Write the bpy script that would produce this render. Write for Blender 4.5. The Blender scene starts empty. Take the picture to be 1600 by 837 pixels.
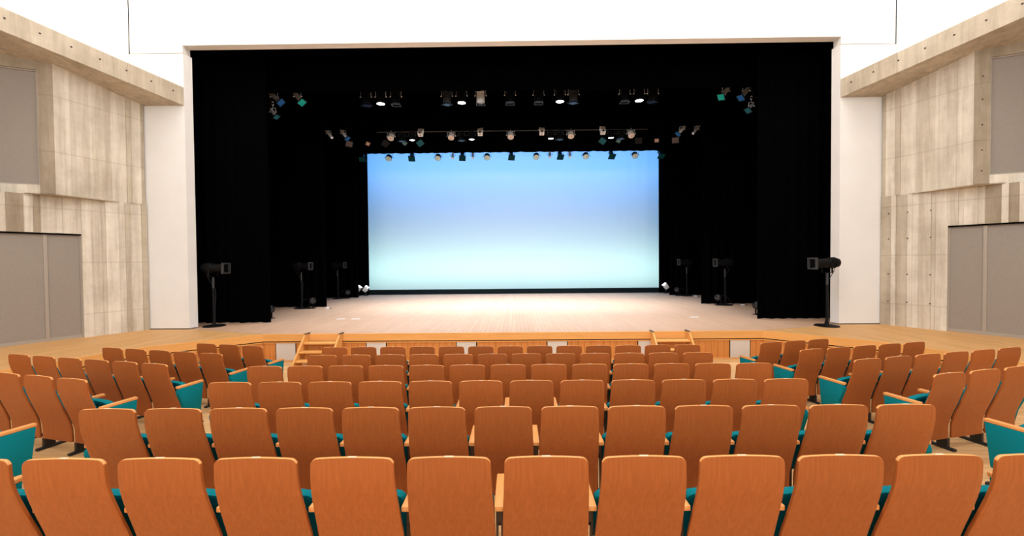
import bpy, bmesh, math, random
from mathutils import Vector, Matrix
C = bpy.context.scene.collection
SC = bpy.context.scene
R = math.radians
random.seed(7)

# ---------------------------------------------------------------- camera, world, exposure
cam_d = bpy.data.cameras.new('camera'); cam = bpy.data.objects.new('camera', cam_d); C.objects.link(cam)
cam_d.sensor_width = 36.0; cam_d.lens = 620.0 * 36.0 / 1600.0; cam_d.clip_end = 200
YAW, PIT, ROLL = -0.0085, 0.0184, 0.0089
cam.matrix_world = (Matrix.Translation((0.104, 0, 2.429)) @ Matrix.Rotation(-YAW, 4, 'Z')
                    @ Matrix.Rotation(math.pi / 2 - PIT, 4, 'X') @ Matrix.Rotation(-ROLL, 4, 'Z'))
SC.camera = cam
w = bpy.data.worlds.new('world'); SC.world = w; w.use_nodes = True
w.node_tree.nodes['Background'].inputs[0].default_value = (1.0, .9, .78, 1)
w.node_tree.nodes['Background'].inputs[1].default_value = 0.02
SC.view_settings.view_transform = 'Standard'; SC.view_settings.look = 'None'
SC.view_settings.exposure = 0.1; SC.view_settings.gamma = 1.0
SC.view_settings.use_curve_mapping = False
SC.cycles.max_bounces = 6; SC.cycles.diffuse_bounces = 4; SC.cycles.glossy_bounces = 2
SC.cycles.sample_clamp_indirect = 6.0

def area(name, loc, target, sx, sy, power, color, spread=180):
    d = bpy.data.lights.new(name, 'AREA'); d.shape = 'RECTANGLE'; d.size = sx; d.size_y = sy
    d.energy = power; d.color = color; d.spread = R(spread)
    o = bpy.data.objects.new(name, d); C.objects.link(o); o.location = loc
    o.rotation_euler = (Vector(target) - Vector(loc)).to_track_quat('-Z', 'Y').to_euler()
    return o
WARM = (.95, 1.0, 1.07)
# hall ceiling lights above the seats, cove lights washing the white upper walls
area('hall_ceiling_light', (0, 6.2, 10.4), (0, 6.0, 0), 11, 2.6, 250, WARM)
area('hall_ceiling_light', (0, .6, 10.4), (0, .6, 0), 11, 2.6, 520, WARM)
area('hall_ceiling_light', (0, -4.5, 10.2), (0, 6, 1.0), 13, 2.6, 130, WARM)
area('rear_fill_light', (0, -8.4, 6.0), (0, 8, 4.5), 16, 2.2, 780, WARM)  # added unseen fill lamp, brightens seat backs, walls and hanging lamps
area('cove_light', (0, 8.2, 10.6), (0, 10.475, 9.0), 19, .5, 330, (1, .96, .9))
for s in (-1, 1):
    area('cove_light', (s * 9.2, 6.5, 10.6), (s * 12.5, 6.6, 8.5), 6, .4, 170, (1, .96, .9))
# horizon lights of the backcloth: blue from above, cyan from the trough at its foot
area('upper_horizon_light', (0, 21.2, 9.3), (0, 24.2, 5.0), 20.5, .4, 800, (.08, .40, 1.0))
area('lower_horizon_light', (0, 21.5, .62), (0, 24.2, 2.35), 20, .25, 900, (.62, 1.0, .90), 100)

# ---------------------------------------------------------------- materials
def lin(c):
    f = lambda v: (v / 12.92 if v <= .04045 else ((v + .055) / 1.055) ** 2.4)
    return tuple(f(v / 255.0) for v in c)
def mat(name, rgb, rough=.6, metal=0.0, spec=.5, emit=None, estr=0.0):
    m = bpy.data.materials.new(name); m.use_nodes = True
    b = m.node_tree.nodes['Principled BSDF']
    b.inputs['Base Color'].default_value = (*rgb, 1); b.inputs['Roughness'].default_value = rough
    b.inputs['Metallic'].default_value = metal; b.inputs['Specular IOR Level'].default_value = spec
    if emit: b.inputs['Emission Color'].default_value = (*emit, 1); b.inputs['Emission Strength'].default_value = estr
    return m
class NT:
    def __init__(s, m): s.t = m.node_tree; s.n = s.t.nodes; s.b = s.n['Principled BSDF']
    def new(s, typ, **kw):
        n = s.n.new(typ)
        for k, v in kw.items(): setattr(n, k, v)
        return n
    def link(s, a, b): s.t.links.new(a, b)
    def ramp(s, fac, stops):
        r = s.new('ShaderNodeValToRGB'); e = r.color_ramp.elements
        e[0].position, e[0].color = stops[0][0], (*stops[0][1], 1); e[1].position, e[1].color = stops[-1][0], (*stops[-1][1], 1)
        for p, c in stops[1:-1]:
            x = e.new(p); x.color = (*c, 1)
        s.link(fac, r.inputs[0]); return r.outputs[0]
    def mapping(s, scale, rot=(0, 0, 0)):
        tc = s.new('ShaderNodeTexCoord'); mp = s.new('ShaderNodeMapping')
        mp.inputs['Scale'].default_value = scale; mp.inputs['Rotation'].default_value = rot
        s.link(tc.outputs['Object'], mp.inputs[0]); return mp.outputs[0]
    def noise(s, vec, scale=1, detail=4, rough=.55):
        n = s.new('ShaderNodeTexNoise'); n.inputs['Scale'].default_value = scale
        n.inputs['Detail'].default_value = detail; n.inputs['Roughness'].default_value = rough
        s.link(vec, n.inputs['Vector']); return n.outputs['Fac']
    def mix(s, a, b, fac, mode='MIX'):
        m = s.new('ShaderNodeMix', data_type='RGBA', blend_type=mode)
        if isinstance(fac, float): m.inputs[0].default_value = fac
        else: s.link(fac, m.inputs[0])
        for v, i in ((a, 6), (b, 7)):
            if isinstance(v, tuple): m.inputs[i].default_value = (*v, 1)
            else: s.link(v, m.inputs[i])
        return m.outputs[2]
    def bump(s, h, strength=.2, dist=.01):
        b = s.new('ShaderNodeBump'); b.inputs['Strength'].default_value = strength; b.inputs['Distance'].default_value = dist
        s.link(h, b.inputs['Height']); s.link(b.outputs[0], s.b.inputs['Normal'])
    def color(s, c): s.link(c, s.b.inputs['Base Color'])

def wood(name, dark, mid, light, rough, scale, spec=.35):
    m = mat(name, mid, rough, spec=spec); t = NT(m)
    v = t.mapping(scale); n1 = t.noise(v, 1.0, 6, .6)
    c = t.ramp(n1, [(.25, dark), (.5, mid), (.75, light)])
    oi = t.new('ShaderNodeObjectInfo')
    rr = t.ramp(oi.outputs['Random'], [(0, (.93, .93, .93)), (1, (1.06, 1.06, 1.06))])
    t.color(t.mix(c, rr, 1.0, 'MULTIPLY')); return m
M = {}
M['chair_wood'] = wood('chair_veneer', lin((159, 85, 36)), lin((169, 92, 41)), lin((179, 100, 48)), .42, (70, 70, 2.2))
M['chair_lit_edge'] = wood('chair_lit_top_edge', lin((226, 150, 80)), lin((233, 158, 88)), lin((240, 166, 96)), .4, (8, 60, 60))  # top rim of the backs: overhead light painted in as paler wood
M['arm_wood'] = wood('armrest_wood', lin((222, 148, 80)), lin((230, 157, 88)), lin((237, 166, 98)), .4, (60, 5, 60))
M['teal'] = mat('teal_fabric', lin((0, 128, 134)), .9, spec=.15)
t = NT(M['teal']); n = t.noise(t.mapping((420, 420, 420)), 1, 2)
t.color(t.ramp(n, [(.3, lin((0, 108, 115))), (.7, lin((4, 130, 138)))])); t.bump(n, .15, .002)
M['steel'] = mat('brown_grey_steel', lin((96, 78, 64)), .45, .6)
M['black_metal'] = mat('black_metal', (.012, .012, .012), .45, .0)
M['plate'] = mat('white_plate', lin((232, 205, 165)), .4)
M['white_paint'] = mat('white_paint', lin((240, 230, 216)), .75, spec=.2)
t = NT(M['white_paint']); t.color(t.ramp(t.noise(t.mapping((1.3, 1.3, 1.3)), 1, 3), [(.3, lin((240, 238, 233))), (.7, lin((245, 243, 239)))]))

def concrete(name, k=1.0):
    m = mat(name, lin((200, 178, 146)), .85, spec=.2); t = NT(m)
    g = t.new('ShaderNodeNewGeometry')
    base = t.ramp(g.outputs['Random Per Island'], [(0, lin((150, 137, 117))), (.28, lin((188, 174, 153))), (.5, lin((218, 208, 191))), (1, lin((234, 226, 211)))])
    streak = t.ramp(t.noise(t.mapping((7, 7, .5)), 1, 5, .65), [(.32, (.80, .78, .75)), (.6, (1.04, 1.04, 1.03))])
    blot = t.ramp(t.noise(t.mapping((1.1, 1.1, 1.1)), 1, 6, .7), [(.32, (.80, .78, .75)), (.6, (1.03, 1.03, 1.03))])
    sep = t.new('ShaderNodeSeparateXYZ'); tc = t.new('ShaderNodeTexCoord'); t.link(tc.outputs['Object'], sep.inputs[0])
    # casting joints: a thin darker line every 1.24 m of height
    md = t.new('ShaderNodeMath', operation='PINGPONG'); md.inputs[1].default_value = .62; t.link(sep.outputs[2], md.inputs[0])
    joint = t.ramp(md.outputs[0], [(0.0, (.72, .70, .67)), (.012, (.72, .70, .67)), (.02, (1, 1, 1))])
    c = t.mix(base, streak, 1.0, 'MULTIPLY'); c = t.mix(c, blot, 1.0, 'MULTIPLY')
    if k: c = t.mix(c, joint, .4, 'MULTIPLY')
    t.color(c)
    t.bump(t.noise(t.mapping((30, 30, 30)), 1, 5), .25, .006); return m
M['concrete'] = concrete('board_marked_concrete')
M['beam_concrete'] = concrete('smooth_concrete', 0)
M['beam_concrete'].node_tree.nodes['Color Ramp'].color_ramp.elements[0].color = (*lin((196, 184, 164)), 1)
M['hole'] = mat('tie_hole_shadow', lin((70, 58, 46)), .9)
M['glass'] = mat('frosted_glass', lin((152, 138, 124)), .38, spec=.45)
t = NT(M['glass']); n = t.noise(t.mapping((90, 90, 90)), 1, 3); t.color(t.ramp(n, [(.3, lin((146, 136, 125))), (.7, lin((164, 154, 143)))])); t.bump(n, .3, .004)
M['glass_frame'] = mat('satin_aluminium', lin((178, 168, 156)), .4, .3)
def planks(name, a, b, c, rough, width, length, spec=.4, rotz=math.pi / 2):
    m = mat(name, b, rough, spec=spec); t = NT(m)
    br = t.new('ShaderNodeTexBrick'); v = t.mapping((1, 1, 1), (0, 0, rotz)); t.link(v, br.inputs['Vector'])
    br.inputs['Scale'].default_value = 1; br.inputs['Brick Width'].default_value = length; br.inputs['Row Height'].default_value = width
    br.inputs['Mortar Size'].default_value = .003; br.inputs['Color1'].default_value = (*a, 1); br.inputs['Color2'].default_value = (*c, 1)
    br.inputs['Mortar'].default_value = (*[x * .55 for x in a], 1)
    g = t.noise(t.mapping((40, 2, 2) if rotz else (2, 40, 2)), 1, 5)
    t.color(t.mix(br.outputs['Color'], t.ramp(g, [(.3, (.9, .9, .9)), (.7, (1.06, 1.06, 1.06))]), 1.0, 'MULTIPLY')); return m
M['stage_wood'] = planks('stage_boards', lin((198, 158, 128)), lin((202, 162, 132)), lin((205, 166, 136)), .55, .11, 2.6)
M['apron_wood'] = planks('side_stage_boards', lin((214, 160, 98)), lin((220, 167, 104)), lin((225, 173, 111)), .5, .09, 1.8)
M['hall_wood'] = planks('hall_floor_boards', lin((214, 168, 112)), lin((221, 176, 120)), lin((228, 184, 130)), .45, .09, 1.8, rotz=0)
M['fascia'] = wood('fascia_wood', lin((224, 158, 84)), lin((231, 166, 92)), lin((236, 174, 102)), .5, (2, 2, 40))
M['panel_wood'] = wood('apron_panel_wood', lin((200, 124, 58)), lin((210, 135, 66)), lin((219, 145, 76)), .5, (14, 14, 1.2))
M['vent'] = mat('pale_metal_grille', lin((224, 214, 202)), .6)
M['velvet'] = mat('black_velvet', (.0006, .0006, .0007), 1.0, spec=.02)
M['dark'] = mat('shadow_gap_black', (.004, .004, .004), .9, spec=.05)
M['ground_row'] = mat('ground_row_black', (.006, .011, .013), .8, spec=.1)
M['cyc'] = mat('white_backcloth', (.82, .82, .82), .95, spec=.05)
M['silver'] = mat('silver_metal', (.88, .88, .88), .4, 0)
M['grey_metal'] = mat('grey_metal', (.06, .06, .06), .45, .3, .3)
M['dark_pipe'] = mat('dark_pipe', (.06, .06, .06), .5)
M['lamp_black'] = mat('lamp_black', (.004, .004, .0045), .55, .0, .15)
M['lamp_white'] = mat('lamp_white', (.85, .83, .80), .5)
M['lens_lit'] = mat('lit_lens', (.9, .9, .9), .3, emit=(.96, .98, 1), estr=9)
M['lens_beige'] = mat('beige_lamp_glass', lin((205, 180, 162)), .35, emit=lin((206, 178, 158)), estr=.15)
M['lens_dark'] = mat('dark_lamp_glass', (.02, .02, .02), .2)
M['lens_pale'] = mat('pale_lamp_glass', lin((200, 205, 185)), .35, emit=lin((190, 198, 176)), estr=.25)
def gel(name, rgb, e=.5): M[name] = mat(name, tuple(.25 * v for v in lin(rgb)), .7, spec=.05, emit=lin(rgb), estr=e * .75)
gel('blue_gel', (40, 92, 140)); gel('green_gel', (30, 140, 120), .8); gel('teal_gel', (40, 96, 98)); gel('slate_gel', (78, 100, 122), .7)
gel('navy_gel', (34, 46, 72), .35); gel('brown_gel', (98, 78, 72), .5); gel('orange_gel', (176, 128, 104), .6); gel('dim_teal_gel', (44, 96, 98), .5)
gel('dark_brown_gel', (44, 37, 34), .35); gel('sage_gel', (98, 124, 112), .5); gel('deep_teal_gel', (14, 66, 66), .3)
M['tape'] = mat('white_tape', (.8, .8, .78), .6)
M['rubber'] = mat('black_rubber', (.01, .01, .01), .7)

# ---------------------------------------------------------------- mesh helpers
class MB:
    """collects pieces of one mesh"""
    def __init__(s): s.bm = bmesh.new()
    def add(s, verts, faces, mi=0):
        vs = [s.bm.verts.new(v) for v in verts]
        for f in faces:
            try: s.bm.faces.new([vs[i] for i in f]).material_index = mi
            except ValueError: pass
        return vs
    def box(s, a, b, mi=0, mtx=None, bev=0):
        x0, y0, z0 = a; x1, y1, z1 = b
        vs = [Vector(p) for p in ((x0, y0, z0), (x1, y0, z0), (x1, y1, z0), (x0, y1, z0), (x0, y0, z1), (x1, y0, z1), (x1, y1, z1), (x0, y1, z1))]
        fs = [(3, 2, 1, 0), (4, 5, 6, 7), (0, 1, 5, 4), (1, 2, 6, 5), (2, 3, 7, 6), (3, 0, 4, 7)]
        if bev:
            t = bmesh.new(); q = [t.verts.new(v) for v in vs]
            for f in fs: t.faces.new([q[i] for i in f])
            bmesh.ops.bevel(t, geom=t.edges[:], offset=bev, segments=2, affect='EDGES', profile=.5)
            t.verts.index_update(); vs = [v.co.copy() for v in t.verts]; fs = [tuple(v.index for v in f.verts) for f in t.faces]; t.free()
        if mtx is not None: vs = [mtx @ v for v in vs]
        s.add(vs, fs, mi)
    def prism(s, poly, z0, z1, mi=0, mtx=None):
        """poly: list of (x,y) ccw; extruded along z; z0, z1 numbers"""
        n = len(poly); vs = [Vector((x, y, z0)) for x, y in poly] + [Vector((x, y, z1)) for x, y in poly]
        if mtx is not None: vs = [mtx @ v for v in vs]
        s.add(vs, [tuple(range(n))[::-1], tuple(range(n, 2 * n))] + [(i, (i + 1) % n, n + (i + 1) % n, n + i) for i in range(n)], mi)
    def lathe(s, prof, mtx=None, seg=20, mi=0):
        """prof: (radius, z) from bottom to top, closed caps"""
        vs, fs = [], []
        for r, z in prof:
            for k in range(seg):
                a = 2 * math.pi * k / seg; vs.append(Vector((r * math.cos(a), r * math.sin(a), z)))
        for j in range(len(prof) - 1):
            for k in range(seg):
                k2 = (k + 1) % seg; fs.append((j * seg + k, j * seg + k2, (j + 1) * seg + k2, (j + 1) * seg + k))
        fs.append(tuple(range(seg))[::-1]); o = (len(prof) - 1) * seg; fs.append(tuple(o + k for k in range(seg)))
        if mtx is not None: vs = [mtx @ v for v in vs]
        s.add(vs, fs, mi)
    def tube(s, pts, r, seg=8, mi=0):
        pts = [Vector(p) for p in pts]; vs, fs = [], []
        up = Vector((.013, .021, 1)).normalized()
        for i, p in enumerate(pts):
            d = (pts[min(i + 1, len(pts) - 1)] - pts[max(i - 1, 0)]).normalized()
            a = d.cross(up if abs(d.dot(up)) < .95 else Vector((1, 0, 0))).normalized(); b = d.cross(a)
            for k in range(seg):
                q = 2 * math.pi * k / seg; vs.append(p + r * (math.cos(q) * a + math.sin(q) * b))
        for j in range(len(pts) - 1):
            for k in range(seg):
                k2 = (k + 1) % seg; fs.append((j * seg + k, j * seg + k2, (j + 1) * seg + k2, (j + 1) * seg + k))
        fs.append(tuple(range(seg))); o = (len(pts) - 1) * seg; fs.append(tuple(o + k for k in range(seg))[::-1])
        s.add(vs, fs, mi)
    def mesh(s, name, mats, smooth=None):
        bmesh.ops.recalc_face_normals(s.bm, faces=s.bm.faces[:])
        if smooth is not None:
            for f in s.bm.faces: f.smooth = True
            for e in s.bm.edges:
                e.smooth = len(e.link_faces) == 2 and e.calc_face_angle(3.0) < R(smooth)
        me = bpy.data.meshes.new(name); s.bm.to_mesh(me); s.bm.free()
        for m in (mats if isinstance(mats, (list, tuple)) else [mats]): me.materials.append(M[m] if isinstance(m, str) else m)
        return me
def link(name, me, parent=None, mtx=None):
    o = bpy.data.objects.new(name, me); C.objects.link(o)
    if parent: o.parent = parent
    if mtx is not None: o.matrix_local = mtx
    return o
def struct(name, mb, mats, smooth=None, label=None):
    o = link(name, mb.mesh(name, mats, smooth)); o['kind'] = 'structure'
    if label: o['label'] = label
    return o
def thing(name, label, cat, loc=(0, 0, 0), rz=0, group=None, me=None):
    o = bpy.data.objects.new(name, me); C.objects.link(o); o.location = loc; o.rotation_euler = (0, 0, rz)
    o['label'] = label; o['category'] = cat
    if group: o['group'] = group
    return o

# ---------------------------------------------------------------- setting: floor in tiers
ST = .68                                        # stage height above the front floor
SL = .0921                                      # rise of each row
def rowy(r): return 1.117 + .9773 * r           # where the tops of row r's backs stand (row 6 is next to the stage)
def rowz(r): return SL * (6 - r)
mb = MB()
def tier_line(y): return [(-13, y + 9.1 * .231), (-3.9, y), (3.9, y), (13, y + 9.1 * .231)]
for r in range(6, -8, -1):
    z = rowz(r)
    b = tier_line(rowy(r) - .30); f = tier_line(rowy(r) + .6773) if r < 6 else [(-13, 13.2), (-3.9, 10.6), (3.9, 10.6), (13, 13.2)]
    for i in range(3):
        mb.add([(*b[i], z), (*b[i + 1], z), (*f[i + 1], z), (*f[i], z)], [(0, 1, 2, 3)])
        mb.add([(*b[i], z), (*b[i + 1], z), (*b[i + 1], z + SL), (*b[i], z + SL)], [(0, 1, 2, 3)])
struct('floor', mb, 'hall_wood')

# stage: front edge, fascia and the two side stages
edge = [(6.083, 9.624), (7.75, 8.2), (8.43, 6.5), (9.3, 4.3), (10.2, 2.0)]
FR = [(-x, y) for x, y in edge[::-1]] + edge     # left to right along the front
def inset(poly, d):                              # the front line pushed back (away from the hall) by d
    out = []
    for i, p in enumerate(poly):
        a = Vector(poly[max(i - 1, 0)]); b = Vector(poly[min(i + 1, len(poly) - 1)])
        n1 = (Vector(p) - a).normalized() if i else (b - Vector(p)).normalized()
        n2 = (b - Vector(p)).normalized() if i < len(poly) - 1 else n1
        nn = Vector((-(n1 + n2).y, (n1 + n2).x)).normalized(); k = 1 / max(.5, nn.dot(Vector((-n1.y, n1.x))))
        out.append(tuple(Vector(p) + nn * d * k))
    return out
def strip(mb, poly, d0, d1, z0, z1, mi=0):
    a, b = inset(poly, d0), inset(poly, d1)
    for i in range(len(poly) - 1):
        v = [(*a[i], z0), (*a[i + 1], z0), (*b[i + 1], z0), (*b[i], z0), (*a[i], z1), (*a[i + 1], z1), (*b[i + 1], z1), (*b[i], z1)]
        mb.add(v, [(3, 2, 1, 0), (4, 5, 6, 7), (0, 1, 5, 4), (1, 2, 6, 5), (2, 3, 7, 6), (3, 0, 4, 7)], mi)
mb = MB(); mb.add([(-6.083, 9.66, ST), (6.083, 9.66, ST), (8.62, 10.475, ST), (8.62, 10.75, ST), (12.6, 10.75, ST), (12.6, 25, ST), (-12.6, 25, ST), (-12.6, 10.75, ST), (-8.62, 10.75, ST), (-8.62, 10.475, ST)], [tuple(range(10))])
struct('stage_floor', mb, 'stage_wood')
mb = MB()
for s in (-1, 1):
    e = [(s * x, y) for x, y in inset(FR, .03)[5:]]
    mb.add([(*p, ST) for p in e] + [(s * 13.5, 2.0, ST), (s * 13.5, 10.475, ST), (s * 8.62, 10.475, ST)], [tuple(range(len(e) + 3))])
struct('side_stage_floor', mb, 'apron_wood')
mb = MB(); strip(mb, FR, 0, .06, ST - .175, ST + .001)
strip(mb, FR, .015, .05, .455, .478)
struct('trim_1', mb, 'fascia')
mb = MB(); strip(mb, FR, .05, .09, .478, ST - .175); struct('shadow_gap_front', mb, 'dark')  # black strip painting the shade in the gap below the fascia band
mb = MB()
L = inset(FR, .045); L2 = inset(FR, .10)
for i in range(len(L) - 1):                      # upright boards, each slightly its own tone
    a, b = Vector(L[i]), Vector(L[i + 1]); n = max(1, round((b - a).length / .155)); nrm = Vector((-(b - a).y, (b - a).x)).normalized()
    for k in range(n):
        p, q = a + (b - a) * ((k + .02) / n), a + (b - a) * ((k + .98) / n); p2, q2 = p + nrm * .05, q + nrm * .05
        mb.add([(*p, 0), (*q, 0), (*q2, 0), (*p2, 0), (*p, .456), (*q, .456), (*q2, .456), (*p2, .456)],
               [(3, 2, 1, 0), (4, 5, 6, 7), (0, 1, 5, 4), (1, 2, 6, 5), (2, 3, 7, 6), (3, 0, 4, 7)])
struct('stage_front', mb, 'panel_wood')
mb = MB(); strip(mb, FR, .015, .045, 0, .028); struct('baseboard_front', mb, 'fascia')

# ---------------------------------------------------------------- proscenium
PX, PXo, PY, PYb, PZ = 8.606, 10.1, 10.475, 10.72, 8.165
for s in (-1, 1):
    mb = MB(); g = .012
    poly = [(s * PX, PY + g), (s * PXo, PY + g), (s * PXo, PYb), (s * (PX - .046), PYb)]
    mb.prism(poly if s > 0 else poly[::-1], ST + .022, 7.965)
    struct('proscenium_pillar', mb, 'white_paint')
    mb = MB(); poly = [(s * (PX + .012), PY + .03), (s * PXo, PY + .03), (s * PXo, PYb - .01), (s * (PX - .03), PYb - .01)]
    mb.prism(poly if s > 0 else poly[::-1], ST, ST + .022); struct('shadow_gap_left' if s < 0 else 'shadow_gap_right', mb, 'dark')  # black strip stands in for the shadow gap under each pillar
mb = MB(); mb.box((-10.005, PY, PZ), (10.005, PYb, 11.0)); mb.box((-10.005, PY, 7.975), (-PX, PYb, PZ - .0005)); mb.box((PX, PY, 7.975), (10.005, PYb, PZ - .0005))
struct('wall_front', mb, 'white_paint')
# outer stage-side wall behind the opening, above and beside it, and the stage house
mb = MB(); mb.box((-12.6, PYb + .01, ST), (-9.2, PYb + .06, 11)); mb.box((9.2, PYb + .01, ST), (12.6, PYb + .06, 11)); mb.box((-12.6, PYb + .01, 8.6), (12.6, PYb + .06, 11.2))
mb.box((-12.7, PYb, ST - .1), (-12.6, 25.1, 11.2)); mb.box((12.6, PYb, ST - .1), (12.7, 25.1, 11.2)); mb.box((-12.7, 25, ST - .1), (12.7, 25.1, 11.2)); mb.box((-12.7, PYb, 11.2), (12.7, 25.1, 11.3))
struct('stage_house_wall', mb, 'velvet')

# ---------------------------------------------------------------- concrete side walls
D = Vector((.4924, -.8704)); P0 = Vector((9.64, 10.45)); N = Vector((-.8704, -.4924))   # right wall; N points into the hall
def wp(t, off=0): return P0 + D * t + N * off
BS = .19                                         # how fast the beam rises towards the audience
def beam_z(y): return 6.6 + BS * (10.475 - y)
ZL = 4.0; DT0, DT1, DZ = 1.21, 4.3, 3.155
F_, E_, G_ = Vector((9.905, 9.98)), Vector((10.19, 8.84)), Vector((10.67, 8.65))
C_ = Vector((9.66, 10.45))
def board(mb, s, a0, a1, z0, b0, b1, z1, off, nrm, depth=.12, mi=0):
    """a concrete board mark between lines a (low end) and b (high end): a0,a1 floor-plan points at z0; b0,b1 at z1"""
    z0 = z0 if isinstance(z0, tuple) else (z0, z0); z1 = z1 if isinstance(z1, tuple) else (z1, z1)
    f = lambda p, o, z: (s * (p.x + nrm.x * o), p.y + nrm.y * o, z)
    mb.add([f(a0, off, z0[0]), f(a1, off, z0[1]), f(b1, off, z1[1]), f(b0, off, z1[0]),
            f(a0, -depth, z0[0]), f(a1, -depth, z0[1]), f(b1, -depth, z1[1]), f(b0, -depth, z1[0])],
           [(0, 1, 2, 3), (7, 6, 5, 4), (0, 4, 5, 1), (1, 5, 6, 2), (2, 6, 7, 3), (3, 7, 4, 0)], mi)
def disc(mb, s, p, nrm, z, r, mi):
    u = Vector((-nrm.y, nrm.x)); vs = []
    for k in range(10):
        a = 2 * math.pi * k / 10; q = p + nrm * .001 + u * (r * math.cos(a)); vs.append((s * q.x, q.y, z + r * math.sin(a)))
    mb.add(vs, [tuple(range(10))], mi)
offs = [0, .022, .004, .03, .0, .018, .034, .008, .026, .0, .014, .03]
widths = [.15, .08, .19, .10, .21, .09, .13, .22, .085, .16]
for s in (-1, 1):
    side = 'left' if s < 0 else 'right'
    rnd = random.Random(11 if s < 0 else 23)
    mb = MB(); t = 0.0; i = rnd.randrange(5)
    cuts = [0.0]
    while cuts[-1] < DT0 - .1: cuts.append(cuts[-1] + widths[i % 10] * rnd.uniform(.9, 1.1)); i += 1
    cuts[-1] = DT0
    while cuts[-1] < DT1 - .1: cuts.append(cuts[-1] + widths[i % 10] * 1.1); i += 1
    cuts[-1] = DT1
    while cuts[-1] < 9: cuts.append(cuts[-1] + widths[i % 10] * 1.2); i += 1
    for k in range(len(cuts) - 1):
        a, b = wp(cuts[k]), wp(cuts[k + 1]); off = offs[(k + i) % 12]
        z0 = DZ if DT0 - .01 < cuts[k] < DT1 - .01 else ST
        zt = ZL if cuts[k] > .02 else ZL
        board(mb, s, a, b, z0, a, b, zt, off - .034, N)
    for zz in (1.3, 2.0, 2.9, 3.55):
        for tt in ((.16, .52, .93) if s > 0 else ()): disc(mb, s, wp(tt), N, zz, .016, 1)
    struct('wall_' + side, mb, ['concrete', 'hole'], label='board-marked concrete wall on the %s of the stage' % side)
    # the upper block, leaning out over the lower wall; its end carries a window
    mb = MB(); n = 12; i = rnd.randrange(4); acc = [0.0]
    for k in range(n): acc.append(acc[-1] + widths[(i + k) % 10])
    for k in range(n):
        u0, u1 = acc[k] / acc[-1], acc[k + 1] / acc[-1]
        a0, a1 = C_.lerp(E_, u0), C_.lerp(E_, u1)
        lo = lambda u: (F_ + (E_ - F_) * max(0, (u - .33) / .67)) if u > .33 else C_.lerp(F_, u / .33)
        nn = Vector((-(a1 - a0).y, (a1 - a0).x)).normalized(); nn = nn if nn.x < 0 else -nn
        board(mb, s, lo(u0), lo(u1), ZL, a0, a1, (beam_z(a0.y) + .05, beam_z(a1.y) + .05), offs[(k * 5 + i) % 12] - .034, nn, .3)
    dEG = (G_ - E_).normalized(); nEG = Vector((dEG.y, -dEG.x)); nEG = nEG if nEG.y < 0 else -nEG
    FAR = E_ + dEG * 2.9; END = E_ + dEG * 4.6
    eg = lambda x: E_ + dEG * ((x - E_.x) / dEG.x)
    wx, wz0, wz1 = 10.425, 4.20, 6.735
    board(mb, s, E_, eg(wx), ZL, E_, eg(wx), (beam_z(E_.y) + .03, beam_z(8.7) + .03), 0, nEG, .3)
    board(mb, s, eg(wx), FAR, ZL, eg(wx), FAR, wz0, 0, nEG, .3)
    board(mb, s, eg(wx), FAR, wz1, eg(wx), FAR, (beam_z(8.7) + .03, beam_z(FAR.y) + .03), 0, nEG, .3)
    board(mb, s, FAR, END, ZL, FAR, END, (beam_z(FAR.y) + .03, beam_z(END.y) + .03), 0, nEG, .3)
    # underside of the block
    mb.prism([(s * p.x, p.y) for p in (F_, E_, G_)][::int(s)], ZL - .001, ZL + .02)
    for zz in (4.3, 4.75, 5.3, 5.85, 6.35):
        if s > 0: disc(mb, s, eg(10.31), nEG, zz, .017, 1)
    struct('wall_upper_' + side, mb, ['concrete', 'hole'], label='concrete upper wall block overhanging on the %s' % side)
    # frosted window in the block's end
    wname = 'window_1' if s < 0 else 'window_2'
    mb = MB(); gp0, gp1 = eg(wx + .03), FAR
    board(mb, s, gp0, gp1, wz0 + .03, gp0, gp1, wz1 - .03, -.06, nEG, .075)
    wo = struct(wname, mb, 'glass', label='frosted upper window in the %s concrete wall' % side)
    mb = MB(); board(mb, s, eg(wx), eg(wx + .03), wz0, eg(wx), eg(wx + .03), wz1, -.03, nEG, .09)
    board(mb, s, eg(wx + .03), gp1, wz0, eg(wx + .03), gp1, wz0 + .03, -.03, nEG, .09); board(mb, s, eg(wx + .03), gp1, wz1 - .03, eg(wx + .03), gp1, wz1, -.03, nEG, .09)
    fo = link('window_frame', mb.mesh('window_frame', 'glass_frame'), wo)
    # glazed doors below
    dname = 'door_1' if s < 0 else 'door_2'
    mb = MB(); fw = .045; F2 = .07; tb = [DT0, 1.75, 2.95, 4.15]
    board(mb, s, wp(DT0), wp(DT1), ST, wp(DT0), wp(DT1), ST + F2, -.07, N, .13)
    board(mb, s, wp(DT0), wp(DT1), DZ - F2 * .5, wp(DT0), wp(DT1), DZ, -.07, N, .13)
    board(mb, s, wp(DT0), wp(DT1), DZ - .035, wp(DT0), wp(DT1), DZ + .003, -.03, N, .09, 1)  # shadow gap over the doors, put in as a black strip
    for q, tt in enumerate(tb):
        wd = .03 if q == 0 else .06
        board(mb, s, wp(tt), wp(tt + wd), ST + F2, wp(tt), wp(tt + wd), DZ - F2 * .5, -.065, N, .13)
    do = struct(dname, mb, ['glass_frame', 'dark'], label='frosted glass doors opening onto the %s side stage' % side)
    for q in range(3):
        mb = MB(); a, b = wp(tb[q] + (.03 if q == 0 else .06)), wp(tb[q + 1])
        board(mb, s, a, b, ST + F2, a, b, DZ - F2 * .5, -.085, N, .11)
        link('door_pane', mb.mesh('door_pane', 'glass'), do)
    # sloping beam along the top of the wall
    mb = MB(); A = Vector((PX, PY)); TL = 9.0; H = .47
    def bp(t, w): p = A + D * t; return Vector((p.x + w, p.y))
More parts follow.
